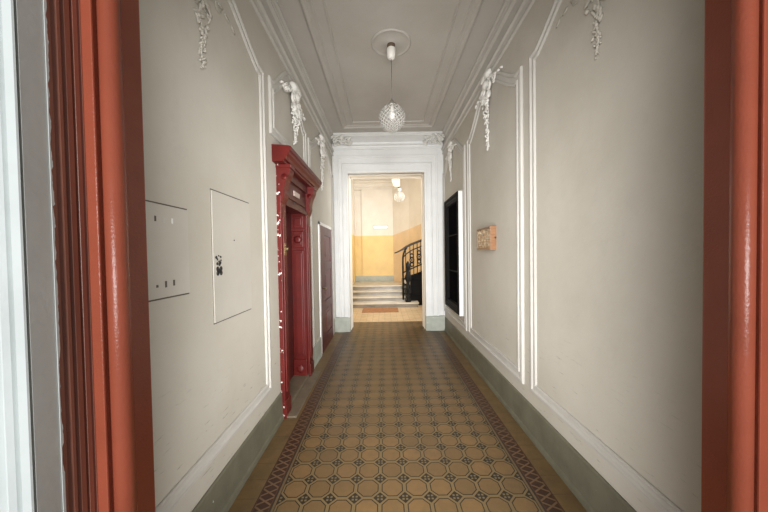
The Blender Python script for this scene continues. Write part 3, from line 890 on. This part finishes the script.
m = MB(); m.tube([(.60, YR, 1.50), (.70, YR, 1.60), (.85, YR, 1.70), (1.1, YR, 1.80), (1.6, YR, 2.0)], .017, 6); m.build('upper_rail', M['iron'], r)
m = MB(); m.tube([(.58, YR, 1.02), (.75, YR, 1.10), (.95, YR, 1.19), (1.2, YR, 1.29), (1.6, YR, 1.45)], .022, 6); m.build('lower_rail', M['iron'], r)
for xx in (.66, .79, .90, 1.01, 1.12, 1.23, 1.34, 1.45):
    m = MB(); m.tube([(xx, YR, 1.03 + (xx - .58) * .42 - .25 * (xx > .74)), (xx, YR, lin(hp, xx))], .013, 6); m.build('baluster', M['iron'], r)
for xc in (.845, 1.065, 1.285):
    m = MB(); zc = 1.40 + (xc - .845) * .42
    for dz, rr in ((.13, .05), (0, .06), (-.14, .05)):
        ring = [(xc + rr * math.cos(2 * PI * i / 16), YR, zc + dz + rr * 1.1 * math.sin(2 * PI * i / 16)) for i in range(17)]
        m.tube(ring, .019, 6)
    m.blob(Matrix.Translation((xc, YR, zc)) @ Matrix.Diagonal((.03, .015, .03, 1)), 1)
    for s in (-1, 1):
        F = Matrix.Translation((xc, YR, zc))
        m.tube([(xc + s * .02, YR, zc + .20), (xc + s * .05, YR, zc + .24), (xc + s * .02, YR, zc + .28)], .009, 6)
    m.build('scroll_panel', M['iron'], r)
for zz in (.45, .75):
    m = MB()
    ring = [(.64 + .06 * math.cos(2 * PI * i / 16), YR, zz + .09 * math.sin(2 * PI * i / 16)) for i in range(17)]
    m.tube(ring, .019, 6); m.build('scroll_panel', M['iron'], r)
# dark panelled stair side
m = MB()
m.poly_prism([(.80, 0.14), (.80, .92), (.98, .98), (1.7, 1.25), (1.7, 0), (1.03, 0), (1.03, .14)], 'y', 9.05, 9.12)
m.box(.86, 1.62, 9.035, 9.06, .30, .34); m.box(.86, .90, 9.035, 9.06, .30, .88); m.box(1.15, 1.19, 9.035, 9.06, .30, .98); m.box(.86, 1.62, 9.035, 9.06, .78, .82)
tag(m.build('understair_cladding', M['black']), 'black panelled side of the stair below the iron railing', 'cladding')
# ------------------------------------------------------------------ light
W = bpy.data.worlds.new('street_sky'); S.world = W; W.use_nodes = True
bg = W.node_tree.nodes['Background']
bg.inputs[0].default_value = (.92, .98, 1.0, 1); bg.inputs[1].default_value = .21
def area(name, loc, rot, sx, sy, power, col, spread):
    l = bpy.data.lights.new(name, 'AREA'); l.shape = 'RECTANGLE'; l.size = sx; l.size_y = sy; l.energy = power; l.color = col; l.spread = math.radians(spread)
    o = bpy.data.objects.new(name, l); COL.objects.link(o); o.location = loc; o.rotation_euler = rot
    return o
# added area light inside the entrance frame, beaming door daylight along the passage
area('entrance_daylight_boost', (.105, .77, 1.45), (PI / 2, 0, 0), 1.35, 2.8, 101, (1.0, .99, .965), 113)
# added key light behind the camera for street daylight; no vestibule is built
area('street_daylight_key', (.1, -6.0, 2.0), (PI / 2, 0, 0), 1.5, 2.0, 250, (.97, 1.0, .99), 140)
# daylight through the stair hall window
area('stair_window_daylight', (HX1 + .1, (WY0 + WY1) / 2, (WZ0 + WZ1) / 2), (PI / 2, 0, PI / 2), WY1 - WY0, WZ1 - WZ0, 165, (1.0, .97, .92), 150)

# ------------------------------------------------------------------ camera
F_PX = 295.0
cam = bpy.data.cameras.new('camera'); co = bpy.data.objects.new('camera', cam); COL.objects.link(co)
cam.sensor_width = 36; cam.lens = F_PX / 768 * 36
cam.shift_y = 4 / 768
cam.clip_start = .02
pitch, roll = math.radians(1.2), math.radians(-.9)
co.matrix_world = Matrix.Translation((0, 0, 1.6)) @ Matrix.Rotation(PI / 2 - pitch, 4, 'X') @ Matrix.Rotation(roll, 4, 'Z')
S.camera = co
S.view_settings.view_transform = 'Standard'; S.view_settings.look = 'None'
S.view_settings.exposure = 0; S.view_settings.gamma = 1; S.view_settings.use_curve_mapping = False
